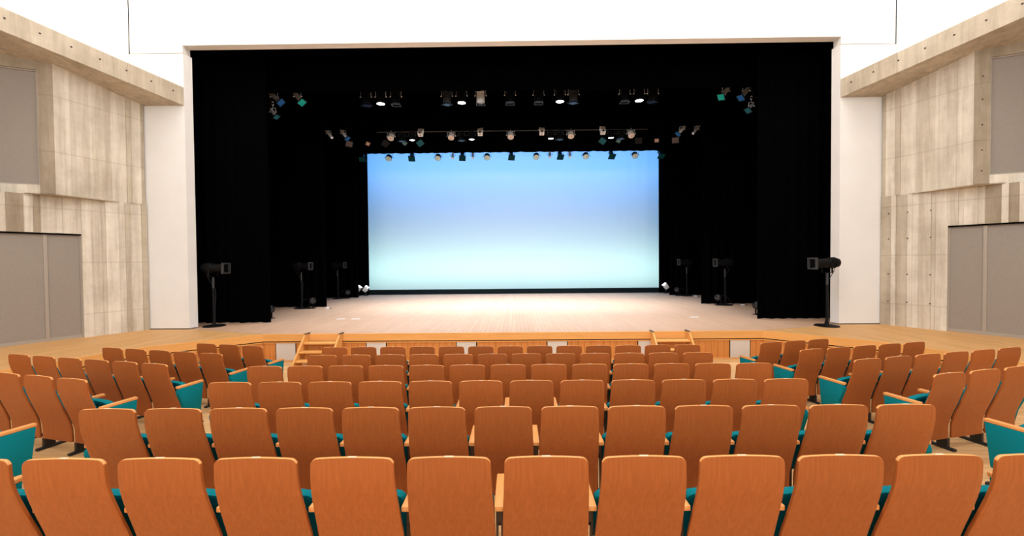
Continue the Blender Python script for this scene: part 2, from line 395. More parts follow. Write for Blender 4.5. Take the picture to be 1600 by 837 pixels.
    segs = [0, 1.1, 3.4, TL]
    for q in range(3):
        t0, t1 = segs[q], segs[q + 1] - .006
        za, zb = beam_z((A + D * t0).y), beam_z((A + D * t1).y)
        pts = [bp(t0, 0), bp(t1, 0), bp(t1, 2.4), bp(t0, 2.4)]
        if q == 0: pts[0] = A.copy(); pts[3] = Vector((PXo, PY))
        zz = [za, zb, zb, za]
        mb.add([(s * p.x, p.y, z) for p, z in zip(pts, zz)] + [(s * p.x, p.y, z + H) for p, z in zip(pts, zz)],
               [(3, 2, 1, 0), (4, 5, 6, 7), (0, 1, 5, 4), (1, 2, 6, 5), (2, 3, 7, 6), (3, 0, 4, 7)])
    for tt in (.22, .66, 1.12, 1.57, 2.02, 2.47, 2.93, 3.4):
        disc(mb, s, bp(tt, 0), N, beam_z(bp(tt, 0).y) + .27, .02, 1)
    struct('concrete_beam', mb, ['beam_concrete', 'hole'], label='sloping smooth concrete beam above the %s wall' % side)
    # white wall above the beam
    mb = MB(); q0, q1 = Vector((10.03, PY - .003)), Vector((10.03, PY - .003)) + D * 9
    mb.prism([(s * p.x, p.y) for p in (q0, q1, q1 + Vector((.2, 0)), q0 + Vector((.2, 0)))], 6.9, 11)
    struct('wall_white_' + side, mb, 'white_paint')
    # hall outer wall further back, behind the camera
    mb = MB(); mb.box((s * 14.4 - .05, -9, -.5), (s * 14.4 + .05, 10.4, 11)); struct('wall_outer_' + side, mb, 'white_paint')
mb = MB(); mb.box((-14.5, -9.1, -.5), (14.5, -9.0, 11)); struct('wall_back', mb, 'white_paint')
mb = MB(); mb.box((-14.5, -9.1, 11.0), (14.5, PYb, 11.1)); struct('ceiling', mb, 'white_paint')

# ---------------------------------------------------------------- stage drapes
def drape(name, label, cat, x0, x1, y, z0, z1, amp, wl, group=None, wob=0.0, solid=.012):
    mb = MB(); n = max(8, int((x1 - x0) / wl * 8)); rnd = random.Random(int(x0 * 10 + y * 100))
    ph = rnd.random() * 6; rows = [z0, z0 + (z1 - z0) * .5, z1]
    for side in (0, 1):
        for j in range(len(rows)):
            pass
    grid = []
    for j, z in enumerate(rows):
        row = []
        for i in range(n + 1):
            x = x0 + (x1 - x0) * i / n
            yy = y + amp * math.sin(2 * math.pi * x / wl + ph + .5 * math.sin(x * 3.1)) * (1 - .25 * j / 2)
            zz = z + (wob * math.sin(x * 7.3 + ph) * (.6 + .4 * math.sin(x * 2.1)) if j == 0 else 0)
            row.append((x, yy, zz))
        grid.append(row)
    m = n + 1
    vs = [p for r in grid for p in r]; nb = len(vs); vs += [(x, yy + solid, z) for x, yy, z in vs]
    fs = []
    for j in range(len(rows) - 1):
        for i in range(n):
            a, b, c, d = j * m + i, j * m + i + 1, (j + 1) * m + i + 1, (j + 1) * m + i
            fs += [(a, b, c, d), (nb + d, nb + c, nb + b, nb + a)]
    J = (len(rows) - 1) * m
    for i in range(n): fs += [(i, nb + i, nb + i + 1, i + 1), (J + i, J + i + 1, nb + J + i + 1, nb + J + i)]
    for j in range(len(rows) - 1): fs += [(j * m, (j + 1) * m, nb + (j + 1) * m, nb + j * m), (j * m + n, nb + j * m + n, nb + (j + 1) * m + n, (j + 1) * m + n)]
    mb.add(vs, fs); return thing(name, label, cat, group=group, me=mb.mesh(name, 'velvet', 60))
LEG = [(7.063, 11.493, 10.4), (7.30, 15.43, 11.2), (7.586, 19.34, 11.8), (7.565, 20.7, 12.0)]
lw = ['nearest the audience beside the front spotlight', 'second from the front, behind the middle spotlight stand', 'third from the front, behind the rear spotlight stand', 'rearmost, edging the lit backcloth']
for s in (-1, 1):
    for (xi, y, xo), wd in zip(LEG, lw):
        a, b = sorted((s * xi, s * xo))
        drape('leg_curtain', 'black pleated side curtain on the %s, %s' % ('left' if s < 0 else 'right', wd), 'curtain', a, b, y, ST + .015, 9.6, .05, .34, 'black side curtains', .008)
for y, z, wd in ((12.2, 7.622, 'front one just inside the arch'), (15.7, 7.66, 'middle one above the white lamps'), (18.8, 7.54, 'rear one cutting the top of the backcloth')):
    drape('border_curtain', 'wide black overhead border curtain, the ' + wd, 'curtain', -12.4, 12.4, y, z, 11.0, .03, .42, 'black overhead borders', .012)
mb = MB()                                        # backcloth, faintly rippled
n, rows = 160, 12; vs = []
for j in range(rows + 1):
    for i in range(n + 1):
        x = -10.4 + 20.8 * i / n; zz = ST + .02 + (10.6 - ST) * j / rows
        rip = .006 * math.sin(x * 9 + 1.3 * math.sin(x * 1.7)) * max(0, min(1, (x - 3) / 3)) * min(1, j / 4) + .002 * math.sin(x * 23)
        vs.append((x, 24.2 + rip, zz))
fs = [(j * (n + 1) + i, j * (n + 1) + i + 1, (j + 1) * (n + 1) + i + 1, (j + 1) * (n + 1) + i) for j in range(rows) for i in range(n)]
mb.add(vs, fs)
thing('cyclorama', 'large pale backcloth lit blue above and cyan below at the stage rear', 'backcloth', me=mb.mesh('cyclorama', 'cyc', 60))
mb = MB(); mb.box((-9.5, 20.99, ST), (9.5, 21.03, ST + .262), bev=.006); mb.box((-9.5, 21.03, ST), (9.5, 21.20, ST + .02))
thing('ground_row', 'long low black masking strip along the foot of the lit backcloth', 'masking strip', me=mb.mesh('ground_row', 'ground_row'))

# ---------------------------------------------------------------- stairs, vents
def stairs(x0, x1, label):
    r = thing('stage_steps', label, 'steps', ((x0 + x1) / 2, 9.6, 0), 0, 'wooden steps up to the stage')
    hw = (x1 - x0) / 2
    for sx in (-1, 1):
        mb = MB(); poly = [(-.02, .70), (-.02, .36), (-.36, 0.0), (-.80, 0.0), (-.13, .70)]
        mt = Matrix(((0, 0, 1, 0), (1, 0, 0, 0), (0, 1, 0, 0), (0, 0, 0, 1)))
        mb.prism(poly, sx * hw - .022, sx * hw + .022, 0, mt); st = link('stringer', mb.mesh('stringer', 'fascia'), r)
        mb = MB(); mb.box((sx * hw - .024, -.14, .701), (sx * hw + .024, .10, .709)); mb.box((sx * hw - .012, .02, .684), (sx * hw + .012, .10, .702))
        link('hook', mb.mesh('hook', 'black_metal'), st)
    for k, (z, yf) in enumerate(((.51, -.26), (.34, -.45), (.17, -.64))):
        mb = MB(); mb.box((-hw + .023, yf, z - .03), (hw - .023, yf + .23, z), bev=.004)
        link('tread', mb.mesh('tread', 'fascia'), r)
    return r
stairs(-4.97, -4.14, 'small wooden steps to the stage on the left, behind the front seats')
stairs(3.38, 4.24, 'small wooden steps to the stage on the right, behind the front seats')
vl = ['left of the left wooden steps', 'second from left, beside the left steps', 'left of the middle', 'right of the middle', 'half hidden beside the right wooden steps', 'right of the right wooden steps']
for k, x in enumerate((-5.55, -3.32, -1.11, 1.11, 3.32, 5.55)):
    mb = MB(); mb.box((-.235, -.014, 0), (.235, 0, .425)); mb.box((-.255, -.006, -.0), (-.237, 0, .425), 1); mb.box((.237, -.006, 0), (.255, 0, .425), 1)
    for q in range(17): mb.box((-.215, -.018, .02 + q * .0235), (.215, -.0135, .032 + q * .0235))
    thing('vent_grille', 'square pale vent grille in the stage front, ' + vl[k], 'vent', (x, 9.668, .03), 0, 'vents in the stage front', mb.mesh('vent_grille', ['vent', 'dark']))

# ---------------------------------------------------------------- auditorium chair
PROF = [(.147, .135), (.147, .18), (.146, .24), (.143, .30), (.134, .345), (.122, .39), (.102, .455), (.080, .52), (.053, .60), (.030, .675), (.014, .735), (.004, .79), (.0, .84), (-.001, .89), (-.001, .918)]
def s_of(z):
    for (s0, z0), (s1, z1) in zip(PROF, PROF[1:]):
        if z <= z1: return s0 + (s1 - s0) * (z - z0) / (z1 - z0)
    return PROF[-1][0]
def hw_of(z): return .2245 + .0155 * max(0, min(1, (.86 - z) / .42))
def slab(w, zs, sfun, thick, corner, nx=8, crown=0.0, puff=0.0, edge_mi=0, bot=0.0):
    """a curved upright slab: w(z) half width, back surface at sfun(z), rounded top corners, chamfered rim"""
    mb = MB(); ztop = zs[-1]; vs_b, vs_f = [], []
    def hw(z):
        h = w(z); d = z - (ztop - corner)
        if d > 0: h -= corner - math.sqrt(max(0, corner * corner - d * d)) if d < corner else corner
        d = (zs[0] + bot) - z
        if bot and d > 0: h -= bot - math.sqrt(max(0, bot * bot - d * d))
        return h
    cols = [math.sin(math.pi / 2 * (2 * i / nx - 1)) * .35 + (2 * i / nx - 1) * .65 for i in range(nx + 1)]
    for z in zs:
        for c in cols:
            x = c * hw(z); cz = z + crown * (1 - c * c) * max(0, (z - .6) / (ztop - .6))
            ed = min(1, (1 - abs(c)) * 3, (ztop - z) / .05 if puff else 1, (z - zs[0]) / .05 if puff else 1) if puff else 1
            vs_b.append((x, sfun(z), cz)); vs_f.append((x, sfun(z) + thick + puff * math.sqrt(max(0, ed)), cz))
    m = nx + 1; nr = len(zs); nb = len(vs_b); fb, rim = [], []
    for j in range(nr - 1):
        for i in range(nx):
            a, b, c, d = j * m + i, j * m + i + 1, (j + 1) * m + i + 1, (j + 1) * m + i
            fb += [(a, b, c, d), (nb + d, nb + c, nb + b, nb + a)]
    for i in range(nx): rim += [(i, nb + i, nb + i + 1, i + 1), ((nr - 1) * m + i, (nr - 1) * m + i + 1, nb + (nr - 1) * m + i + 1, nb + (nr - 1) * m + i)]
    for j in range(nr - 1): rim += [(j * m, (j + 1) * m, nb + (j + 1) * m, nb + j * m), (j * m + nx, nb + j * m + nx, nb + (j + 1) * m + nx, (j + 1) * m + nx)]
    vs = mb.add(vs_b + vs_f, fb)
    for f in rim: mb.bm.faces.new([vs[i] for i in f]).material_index = edge_mi if min(vs[i].co.z for i in f) > ztop - .03 else 0
    return mb
def soften(mb, off):
    bmesh.ops.recalc_face_normals(mb.bm, faces=mb.bm.faces[:])
    es = [e for e in mb.bm.edges if len(e.link_faces) == 2 and e.calc_face_angle(0) > R(45)]
    bmesh.ops.bevel(mb.bm, geom=es, offset=off, segments=2, affect='EDGES', profile=.5, material=-1)
    return mb
zs = [z for _, z in PROF[:-2]] + [.872, .883, .892, .900, .907, .912, .916, .918]
ME = {}
mb = slab(hw_of, zs, s_of, .019, .040, 10, .006, edge_mi=1)
ME['back_panel'] = soften(mb, .003).mesh('back_panel', ['chair_wood', 'chair_lit_edge'], 40)
zc = [.33 + .45 * k / 12 for k in range(13)]
ME['back_cushion'] = slab(lambda z: .185, zc, lambda z: s_of(z) + .0195, .022, .05, 10, 0, .030, bot=.04).mesh('back_cushion', 'teal', 50)
zq = [.275 + .345 * k / 12 for k in range(13)]
seat_s = lambda z: .262 - .10 * (z - .275) / .345 + .03 * math.sin((z - .275) / .345 * math.pi)
mb = slab(lambda z: .225, zq, lambda z: seat_s(z), .075, .03, 10, .016, .0, bot=.03); ME['seat'] = soften(mb, .022).mesh('seat', 'teal', 50)
ME['seat_pan'] = slab(lambda z: .20, zq[1:-1], lambda z: seat_s(z) + .0775, .012, .04, 8).mesh('seat_pan', 'chair_wood', 40)
mb = MB(); poly = [(.085, .572), (.44, .572), (.44, .600), (.085, .600)]
mb.box((-.0255, .088, .572), (.0255, .435, .602), bev=.006); ME['armrest'] = mb.mesh('armrest', 'arm_wood', 30)
mb = MB()
for x in (-.0145, .0145): mb.box((x - .006, .175, .0), (x + .006, .225, .57)); 
mb.box((-.008, .170, .46), (.008, .30, .571)); mb.box((-.012, .23, .40), (.012, .26, .52))
ME['standard'] = mb.mesh('standard', 'steel')
mb = MB(); mb.box((-.026, .10, 0), (.026, .42, .028), bev=.006); mb.box((-.022, .16, .02), (.022, .26, .13), bev=.004); ME['foot'] = mb.mesh('foot', 'black_metal', 30)
mb = MB(); poly = [(.17, .19), (.385, .175), (.428, .571), (.105, .571), (.085, .545), (.083, .51), (.10, .47), (.15, .36)]
mt = Matrix(((0, 0, 1, 0), (1, 0, 0, 0), (0, 1, 0, 0), (0, 0, 0, 1)))
mb.prism(poly, -.024, .024, 0, mt); bmesh.ops.bevel(mb.bm, geom=mb.bm.edges[:], offset=.008, segments=2, affect='EDGES', profile=.5); ME['end_panel'] = mb.mesh('end_panel', 'teal', 40)
mb = MB(); mb.box((-.024, .001, .9235), (.024, .015, .9255)); ME['number_plate'] = mb.mesh('number_plate', 'plate')

AX = .26
def make_chair(kind):
    r = thing('auditorium_chair', '', 'chair')
    for nm in ('back_panel', 'back_cushion', 'seat', 'number_plate'): link(nm, ME[nm], r)
    link('seat_pan', ME['seat_pan'], r)
    xs = {'mid': (-1,), 'first': (-1,), 'last': (-1, 1), 'outer': (1,), 'inner': (-1, 1)}[kind]
    ends = {'mid': (), 'first': (-1,), 'last': (1,)}[kind]
    for sx in xs:
        mt = Matrix.Translation((sx * AX, 0, 0)); a = link('armrest', ME['armrest'], r, mt)
        link('standard', ME['standard'], r, mt); link('foot', ME['foot'], r, mt)
        if sx in ends: link('end_panel', ME['end_panel'], r, Matrix.Translation((sx * (AX + .004), 0, 0)))
    return r
proto = {k: make_chair(k) for k in ('mid', 'first', 'last')}; used = set()
def place_chair(kind, x, y, z, rz, label, group):
    p = proto[kind]
    if kind not in used: used.add(kind); c = p
    else:
        c = p.copy(); C.objects.link(c)
        for ch in list(p.children):
            d = ch.copy(); C.objects.link(d); d.parent = c
    c.location = (x, y, z); c.rotation_euler = (0, 0, rz); c['label'] = label; c['group'] = group
ORD = ['first', 'second', 'third', 'fourth', 'fifth', 'sixth', 'seventh', 'eighth', 'ninth', 'tenth', 'eleventh', 'twelfth', 'thirteenth']
ROWN = {6: 'front row by the stage', 5: 'second row from the stage', 4: 'third row from the stage', 3: 'fourth row from the stage', 2: 'fifth row from the stage', 1: 'sixth and nearest row'}
for r in range(1, 7):
    n = 12 if r % 2 else 13
    for k in range(n):
        x = (k - (n - 1) / 2) * .52
        kind = 'first' if k == 0 else 'last' if k == n - 1 else 'mid'
        if k == n // 2 and n == 13: wd = 'middle of thirteen'
        elif k < (n + 1) // 2: wd = ORD[k] + ' from the left' if k else 'leftmost'
        else: wd = ORD[n - 1 - k] + ' from the right' if k < n - 1 else 'rightmost'
        lab = 'wooden-backed seat, %s in the centre block, %s' % (wd, ROWN[r])
        place_chair(kind, x, rowy(r), rowz(r), 0, lab, 'centre block seats, ' + ROWN[r])
TH = R(13); PIT_S = .527
for s in (-1, 1):
    for r, n in ((6, 3), (5, 5), (4, 6), (3, 4 if s < 0 else 3), (2, 1)):
        for k in range(n):
            x = s * (4.70 + k * PIT_S * math.cos(TH)); y = rowy(r) + .17 + k * PIT_S * math.sin(TH)
            if s > 0: kind = 'first' if k == 0 else 'last' if k == n - 1 else 'mid'
            else: kind = 'last' if k == 0 else 'first' if (k == n - 1 and n > 1) else 'mid'
            sd = 'left' if s < 0 else 'right'
            if k == 0: lab = 'aisle-end seat with teal side panel, %s block, %s' % (sd, ROWN[r])
            else: lab = 'wooden-backed seat, %s from the aisle in the %s block, %s' % (ORD[k], sd, ROWN[r])
            place_chair(kind, x, y, rowz(r), s * TH, lab, '%s block seats, %s' % (sd, ROWN[r]))

# ---------------------------------------------------------------- lamps over the stage
def rot_to(d):                                    # rotation taking -Z to direction d
    return Vector(d).to_track_quat('-Z', 'Y').to_matrix().to_4x4()
def batten(y, z, x, label):
    mb = MB(); mb.tube([(-x, 0, 0), (x, 0, 0)], .018)
    return thing('lighting_batten', label, 'lighting bar', (0, y, z), 0, 'bars over the stage', mb.mesh('lighting_batten', 'dark_pipe', 60))
def clamp(parent, drop, m='silver'):
    mb = MB(); mb.tube([(.0, -.045, .0), (0, -.036, .036), (0, .0, .05), (0, .036, .036), (0, .048, 0), (0, .036, -.036), (0, 0, -.052), (0, 0, -max(drop, .06))], .010, 6); mb.box((-.03, -.02, -.066), (.03, .02, -.05))
    return link('clamp', mb.mesh('clamp', m, 50), parent)
def yoke(parent, w, h, drop, m='silver', tilt=None):
    mb = MB(); mb.box((-w, -.012, -drop - .008), (w, .012, -drop)); mb.box((-w - .006, -.012, -drop - h), (-w, .012, -drop)); mb.box((w, -.012, -drop - h), (w + .006, .012, -drop))
    for sx in (-1, 1): mb.lathe([(.018, 0), (.018, .03)], Matrix.Translation((sx * (w + .004), 0, -drop - h + .01)) @ Matrix.Rotation(sx * math.pi / 2, 4, 'Y'), 8)
    return link('yoke', mb.mesh('yoke', m), parent)
def frame_mesh(hs, depth, gelmat, fm='lamp_black', bar=.016):
    mb = MB()
    for a, b in (((-hs, -hs), (hs, -hs + bar)), ((-hs, hs - bar), (hs, hs)), ((-hs, -hs + bar), (-hs + bar, hs - bar)), ((hs - bar, -hs + bar), (hs, hs - bar))):
        mb.box((a[0], a[1], -depth), (b[0], b[1], 0))
    if gelmat: mb.box((-hs + bar, -hs + bar, -depth * .6), (hs - bar, hs - bar, -depth * .4), 1)
    return mb.mesh('colour_frame', [fm, gelmat or fm])
def lamp(name, label, x, y, z, drop, aim, bl, br, body_m, group, face=None, fm='lamp_black', ym='silver', spot=0, hs=None, yh=None, frot=0, fins=True, cat='stage light'):
    """a lamp hung from a bar at (x,y,z): clamp, yoke, finned body pointing along aim, lens or colour frame"""
    r = thing(name, label, cat, (x, y, z), 0, group)
    yh = yh or .16
    clamp(r, drop, ym); yoke(r, br + .03, yh, drop, ym)
    d = Vector(aim).normalized(); c = Vector((0, 0, -drop - yh + .01))
    mt = Matrix.Translation(c) @ rot_to(d)          # local -Z is the beam
    mb = MB(); prof = [(br, -bl * .55), (br, -bl * .5), (br * .97, -bl * .48), (br * .97, bl * .05), (br * .86, bl * .12), (br * .86, bl * .38), (br * .55, bl * .45)]
    mb.lathe(prof, mt, 18)
    if fins:
        for q in range(5): mb.lathe([(br * .93, bl * (.14 + .05 * q)), (br * .93, bl * (.155 + .05 * q))], mt, 18)
    b = link('body', mb.mesh('body', body_m, 40), r)
    fz = -bl * .55
    if face == 'lens' or (face and face.startswith('lens')):
        mb = MB(); mb.lathe([(.001, -.022), (br * .55, -.016), (br * .93, 0), (br * .93, .006)], mt @ Matrix.Translation((0, 0, fz - .002)), 20)
        if face != 'lens':                          # the dark cap over the bulb
            pass
        link('lens', mb.mesh('lens', {'lens': 'lens_lit', 'lens_beige': 'lens_beige', 'lens_pale': 'lens_pale'}[face], 50), r)
        if face != 'lens':
            mb = MB(); mb.lathe([(.018, -.03), (.018, -.02)], mt @ Matrix.Translation((0, 0, fz - .002)), 10)
            for q in range(8):
                a = q * math.pi / 4; mb.box((br * .2, -.003, -.021), (br * .8, .003, -.019), 0, mt @ Matrix.Translation((0, 0, fz + .002)) @ Matrix.Rotation(a, 4, 'Z'))
            link('bulb_cap', mb.mesh('bulb_cap', 'lamp_black'), r)
    if hs:
        o = link('colour_frame', frame_mesh(hs, .03, None if face in ('open', 'lens') else face, fm), r, mt @ Matrix.Translation((0, 0, fz - .03)) @ Matrix.Rotation(frot, 4, 'Z'))
    if spot:
        ld = bpy.data.lights.new('stage_beam', 'SPOT'); ld.energy = spot; ld.spot_size = R(86); ld.spot_blend = .8; ld.shadow_soft_size = .09; ld.color = (.90, 1.0, 1.12)
        lo = bpy.data.objects.new('stage_beam', ld); C.objects.link(lo); lo.parent = r
        lo.matrix_local = mt @ Matrix.Translation((0, 0, fz - .10))
    return r
SP1, SP2 = 1150, 1500
batten(13.0, 8.14, 8.6, 'front lighting bar above the stage, mostly behind the front border')
batten(16.5, 7.80, 5.6, 'middle lighting bar carrying white profile lamps')
batten(18.0, 8.55, 8.0, 'dim rear lighting bar carrying coloured side-aimed lamps')
batten(20.2, 8.07, 8.2, 'rearmost lighting bar in front of the blue backcloth')
G1, G2, G3, G4 = 'lamps on the front bar', 'lamps on the middle bar', 'coloured lamps on the dim bar', 'lamps before the backcloth'
# front bar: (x, face, label, extras)
B1 = [(-4.72, 'navy_gel', 'lamp with dim blue filter, leftmost of the front bar\'s left trio', 'lamp_black', math.pi / 4),
 (-4.24, 'lens', 'lit white lamp in the middle of the front bar\'s left trio', 'lamp_black', 0),
 (-3.74, 'open', 'dark lamp with empty frame, right end of the front bar\'s left trio', 'lamp_black', 0),
 (-2.08, 'slate_gel', 'silver lamp with diamond grey-blue filter left of the front bar\'s middle', 'grey_metal', math.pi / 4),
 (-1.60, 'lens', 'lit white lamp left of centre on the front bar', 'lamp_black', 0),
 (-.98, 'open', 'ribbed silver lamp with dark frame, left of centre on the front bar', 'silver', 0),
 (-.02, 'open', 'unlit dark lamp at the centre of the front bar', 'lamp_black', 0),
 (.91, 'open', 'unlit dark lamp with pale rim just right of centre, front bar', 'lamp_black', 0),
 (1.60, 'lens', 'lit white lamp right of centre on the front bar', 'lamp_black', 0),
 (2.04, 'slate_gel', 'silver lamp with diamond grey-blue filter right of the front bar\'s middle', 'grey_metal', math.pi / 4),
 (3.70, 'open', 'unlit dark lamp, left end of the front bar\'s right trio', 'lamp_black', 0),
 (4.17, 'lens', 'lit white lamp in the middle of the front bar\'s right trio', 'lamp_black', 0),
 (4.61, 'navy_gel', 'lamp with dim blue filter, rightmost of the front bar\'s right trio', 'lamp_black', math.pi / 4)]
for x, face, lab, bm_, fr in B1:
    lit = face == 'lens'
    lamp('stage_lamp', lab, x, 13.0, 8.14, .09, (0, .10 if not lit else .04, -1), .40, .135, bm_, G1, face, spot=SP1 if lit else 0,
         hs=None if lit else .14, frot=fr, yh=.26, fm='grey_metal' if face == 'open' else 'lamp_black')
# side-aimed lamps at the ends of the bars
def side_lamp(x, y, z, aim, label, face, group, bl=.50, br=.075, hs=.12, drop=.16, yh=.14, body='silver', frot=0):
    return lamp('side_spotlight', label, x, y, z, drop, aim, bl, br, body, group, face, hs=hs, yh=yh, frot=frot, fins=False)
side_lamp(-7.72, 13.0, 8.14, (.75, -.15, -.66), 'silver side spotlight with blue filter, upper left of the stage', 'blue_gel', G1, frot=.3)
side_lamp(-6.96, 13.0, 8.14, (.60, -.30, -.74), 'silver side spotlight with bright green filter, upper left of the stage', 'green_gel', G1, frot=.3)
side_lamp(-8.02, 13.4, 7.80, (.60, -.15, -.78), 'small lower silver spotlight with grey-teal filter, upper left', 'teal_gel', G1, .34, .06, .10)
side_lamp(6.96, 13.0, 8.14, (-.62, -.30, -.72), 'silver side spotlight with bright green filter, upper right of the stage', 'green_gel', G1, frot=.3)
side_lamp(7.62, 13.0, 8.14, (-.62, -.15, -.76), 'silver side spotlight with blue filter, upper right of the stage', 'blue_gel', G1, frot=.2)
side_lamp(8.02, 13.4, 7.80, (-.62, -.2, -.76), 'small lower silver spotlight with grey-teal filter, upper right', 'teal_gel', G1, .30, .05, .11)
for s in (-1, 1):
    mb = MB(); mb.tube([(0, 0, 0), (0, 0, .9)], .02); mb.tube([(-.3, 0, 0), (.3, 0, 0)], .02)
    thing('drop_bar', 'short dark hanging bar holding the lower spotlight, upper ' + ('left' if s < 0 else 'right'), 'lighting bar', (s * 8.1, 13.4, 7.80), 0, 'drop bars', mb.mesh('drop_bar', 'black_metal', 50))
# middle bar
TR = {'round': 'round beige-faced lamp in a square yoke', 'blue': 'dark lamp with flat blue filter', 'lit': 'dark lamp with lit white lens', 'box': 'white boxy profile lamp'}
B2 = [(-5.00, 'round', 'left end of the middle bar\'s left four'), (-4.55, 'blue', 'middle bar, left four'), (-4.13, 'lit', 'middle bar, left four'), (-3.72, 'box', 'middle bar, left four'),
 (-2.50, 'round', 'middle bar, left of centre'), (-2.08, 'blue', 'middle bar, left of centre'), (-1.66, 'lit', 'middle bar, left of centre'), (-1.28, 'box', 'middle bar, left of centre'),
 (-.04, 'round', 'alone at the centre of the middle bar'),
 (1.23, 'box', 'middle bar, right of centre'), (1.62, 'lit', 'middle bar, right of centre'), (1.99, 'blue', 'middle bar, right of centre'), (2.44, 'round', 'middle bar, right of centre'),
 (3.71, 'box', 'middle bar, right four'), (4.10, 'lit', 'middle bar, right four'), (4.50, 'blue', 'middle bar, right four'), (4.92, 'round', 'right end of the middle bar\'s right four')]
def profile_box(x, y, z, label, group):
    r = thing('profile_lamp', label, 'stage light', (x, y, z), 0, group)
    clamp(r, .05, 'lamp_white'); mt = Matrix.Translation((0, -.15, .04)) @ Matrix.Rotation(R(-24), 4, 'X')
    mb = MB(); mb.box((-.10, -.10, -.16), (.10, .10, .07), 0, mt, .015); mb.box((-.12, -.03, -.11), (.12, .03, -.07), 0, mt, .008)
    link('body', mb.mesh('body', 'lamp_white', 30), r)
    mb = MB(); h = .095
    mb.box((-h, -.085, -.30), (-.045, .085, -.16), 0, mt); mb.box((.045, -.085, -.30), (h, .085, -.16), 0, mt); mb.box((-.045, -.085, -.30), (.045, -.05, -.16), 0, mt); mb.box((-.045, .05, -.30), (.045, .085, -.16), 0, mt)
    mb.box((-h, -.112, -.325), (h, -.085, -.16), 0, mt)
    link('snoot', mb.mesh('snoot', 'lamp_white'), r)
    mb = MB(); mb.lathe([(.045, -.113), (.045, -.1128)], mt @ Matrix.Translation((0, 0, -.255)) @ Matrix.Rotation(0, 4, 'X'), 12)
    mb = MB(); mb.lathe([(.042, 0), (.042, .006)], mt @ Matrix.Translation((0, -.113, -.262)) @ Matrix.Rotation(math.pi / 2, 4, 'X'), 14)
    link('opening', mb.mesh('opening', 'dark'), r)
    return r
for x, kind, wd in B2:
    lab = TR[kind] + ', ' + wd
    if kind == 'box': profile_box(x, 16.5, 7.80, lab, G2)
    elif kind == 'round':
        lamp('fresnel_lamp', lab, x, 16.5, 7.80, .03, (0, -.55, -.8), .22, .125, 'lamp_white', G2, 'lens_beige', yh=.17)
    elif kind == 'blue':
        lamp('stage_lamp', lab, x, 16.5, 7.80, .075, (0, .05, -1), .30, .115, 'lamp_black', G2, 'slate_gel', hs=.135, frot=math.pi / 4, yh=.11, ym='grey_metal')
    else:
        lamp('stage_lamp', lab, x, 16.5, 7.80, .075, (0, .12, -1), .30, .115, 'lamp_black', G2, 'lens', spot=SP2, yh=.11, ym='grey_metal')
side_lamp(-7.60, 16.5, 8.10, (.62, -.1, -.76), 'slim silver side spotlight without filter, left end of the middle bar', 'open', G2, .46, .055, None, .22, .12)
side_lamp(-6.98, 16.5, 8.10, (.60, -.12, -.78), 'silver side spotlight with blue filter, left end of the middle bar', 'blue_gel', G2, .46, .065, .115, .22, .12)
side_lamp(7.02, 16.5, 8.10, (-.66, -.12, -.74), 'silver side spotlight with blue filter, right end of the middle bar', 'blue_gel', G2, .42, .065, .115, .22, .12)
side_lamp(7.62, 16.5, 8.10, (-.66, -.1, -.74), 'slim silver side spotlight without filter, right end of the middle bar', 'open', G2, .46, .05, None, .22, .12)
for s in (-1, 1):
    mb = MB(); mb.tube([(-.75, 0, 0), (.75, 0, 0)], .02); mb.tube([(-.5, 0, 0), (-.5, 0, .5)], .012); mb.tube([(.5, 0, 0), (.5, 0, .5)], .012)
    thing('side_bar', 'short dark bar holding two silver side spotlights on the ' + ('left' if s < 0 else 'right'), 'lighting bar', (s * 7.3, 16.5, 8.10), 0, 'side bars', mb.mesh('side_bar', 'black_metal', 50))
# dim coloured bar
B3 = [(-7.30, 7.68, 'brown_gel', .15, .1, 'leftmost, brown filter'), (-6.46, 7.64, 'orange_gel', .10, .4, 'orange-brown filter, second from the left'), (-5.67, 7.69, 'dark_brown_gel', .15, .5, 'dark brown filter, third from the left'),
 (-4.80, 7.60, 'sage_gel', .10, .6, 'small grey-green filter, left half'), (-4.11, 7.65, 'dim_teal_gel', .15, .8, 'teal diamond filter, left half'),
 (4.04, 7.64, 'dim_teal_gel', .15, .8, 'teal diamond filter, right half'), (4.75, 7.60, 'sage_gel', .10, .6, 'small grey-green filter, right half'), (5.64, 7.68, 'dark_brown_gel', .15, .1, 'dark brown filter, third from the right'),
 (6.45, 7.64, 'orange_gel', .10, .1, 'orange-brown filter, second from the right'), (7.28, 7.69, 'brown_gel', .15, .05, 'rightmost, pinkish brown filter')]
for x, z, g, hs, fr, wd in B3:
    sx = -1 if x < 0 else 1
    lamp('colour_lamp', 'black lamp above the backcloth on the dim bar, ' + wd, x - sx * -.08, 18.0, 8.55, .51, (-sx * .35, -.70, -.75), .34, hs * .8, 'lamp_black', G3, g, hs=hs, frot=fr, yh=.16, ym='lamp_black')
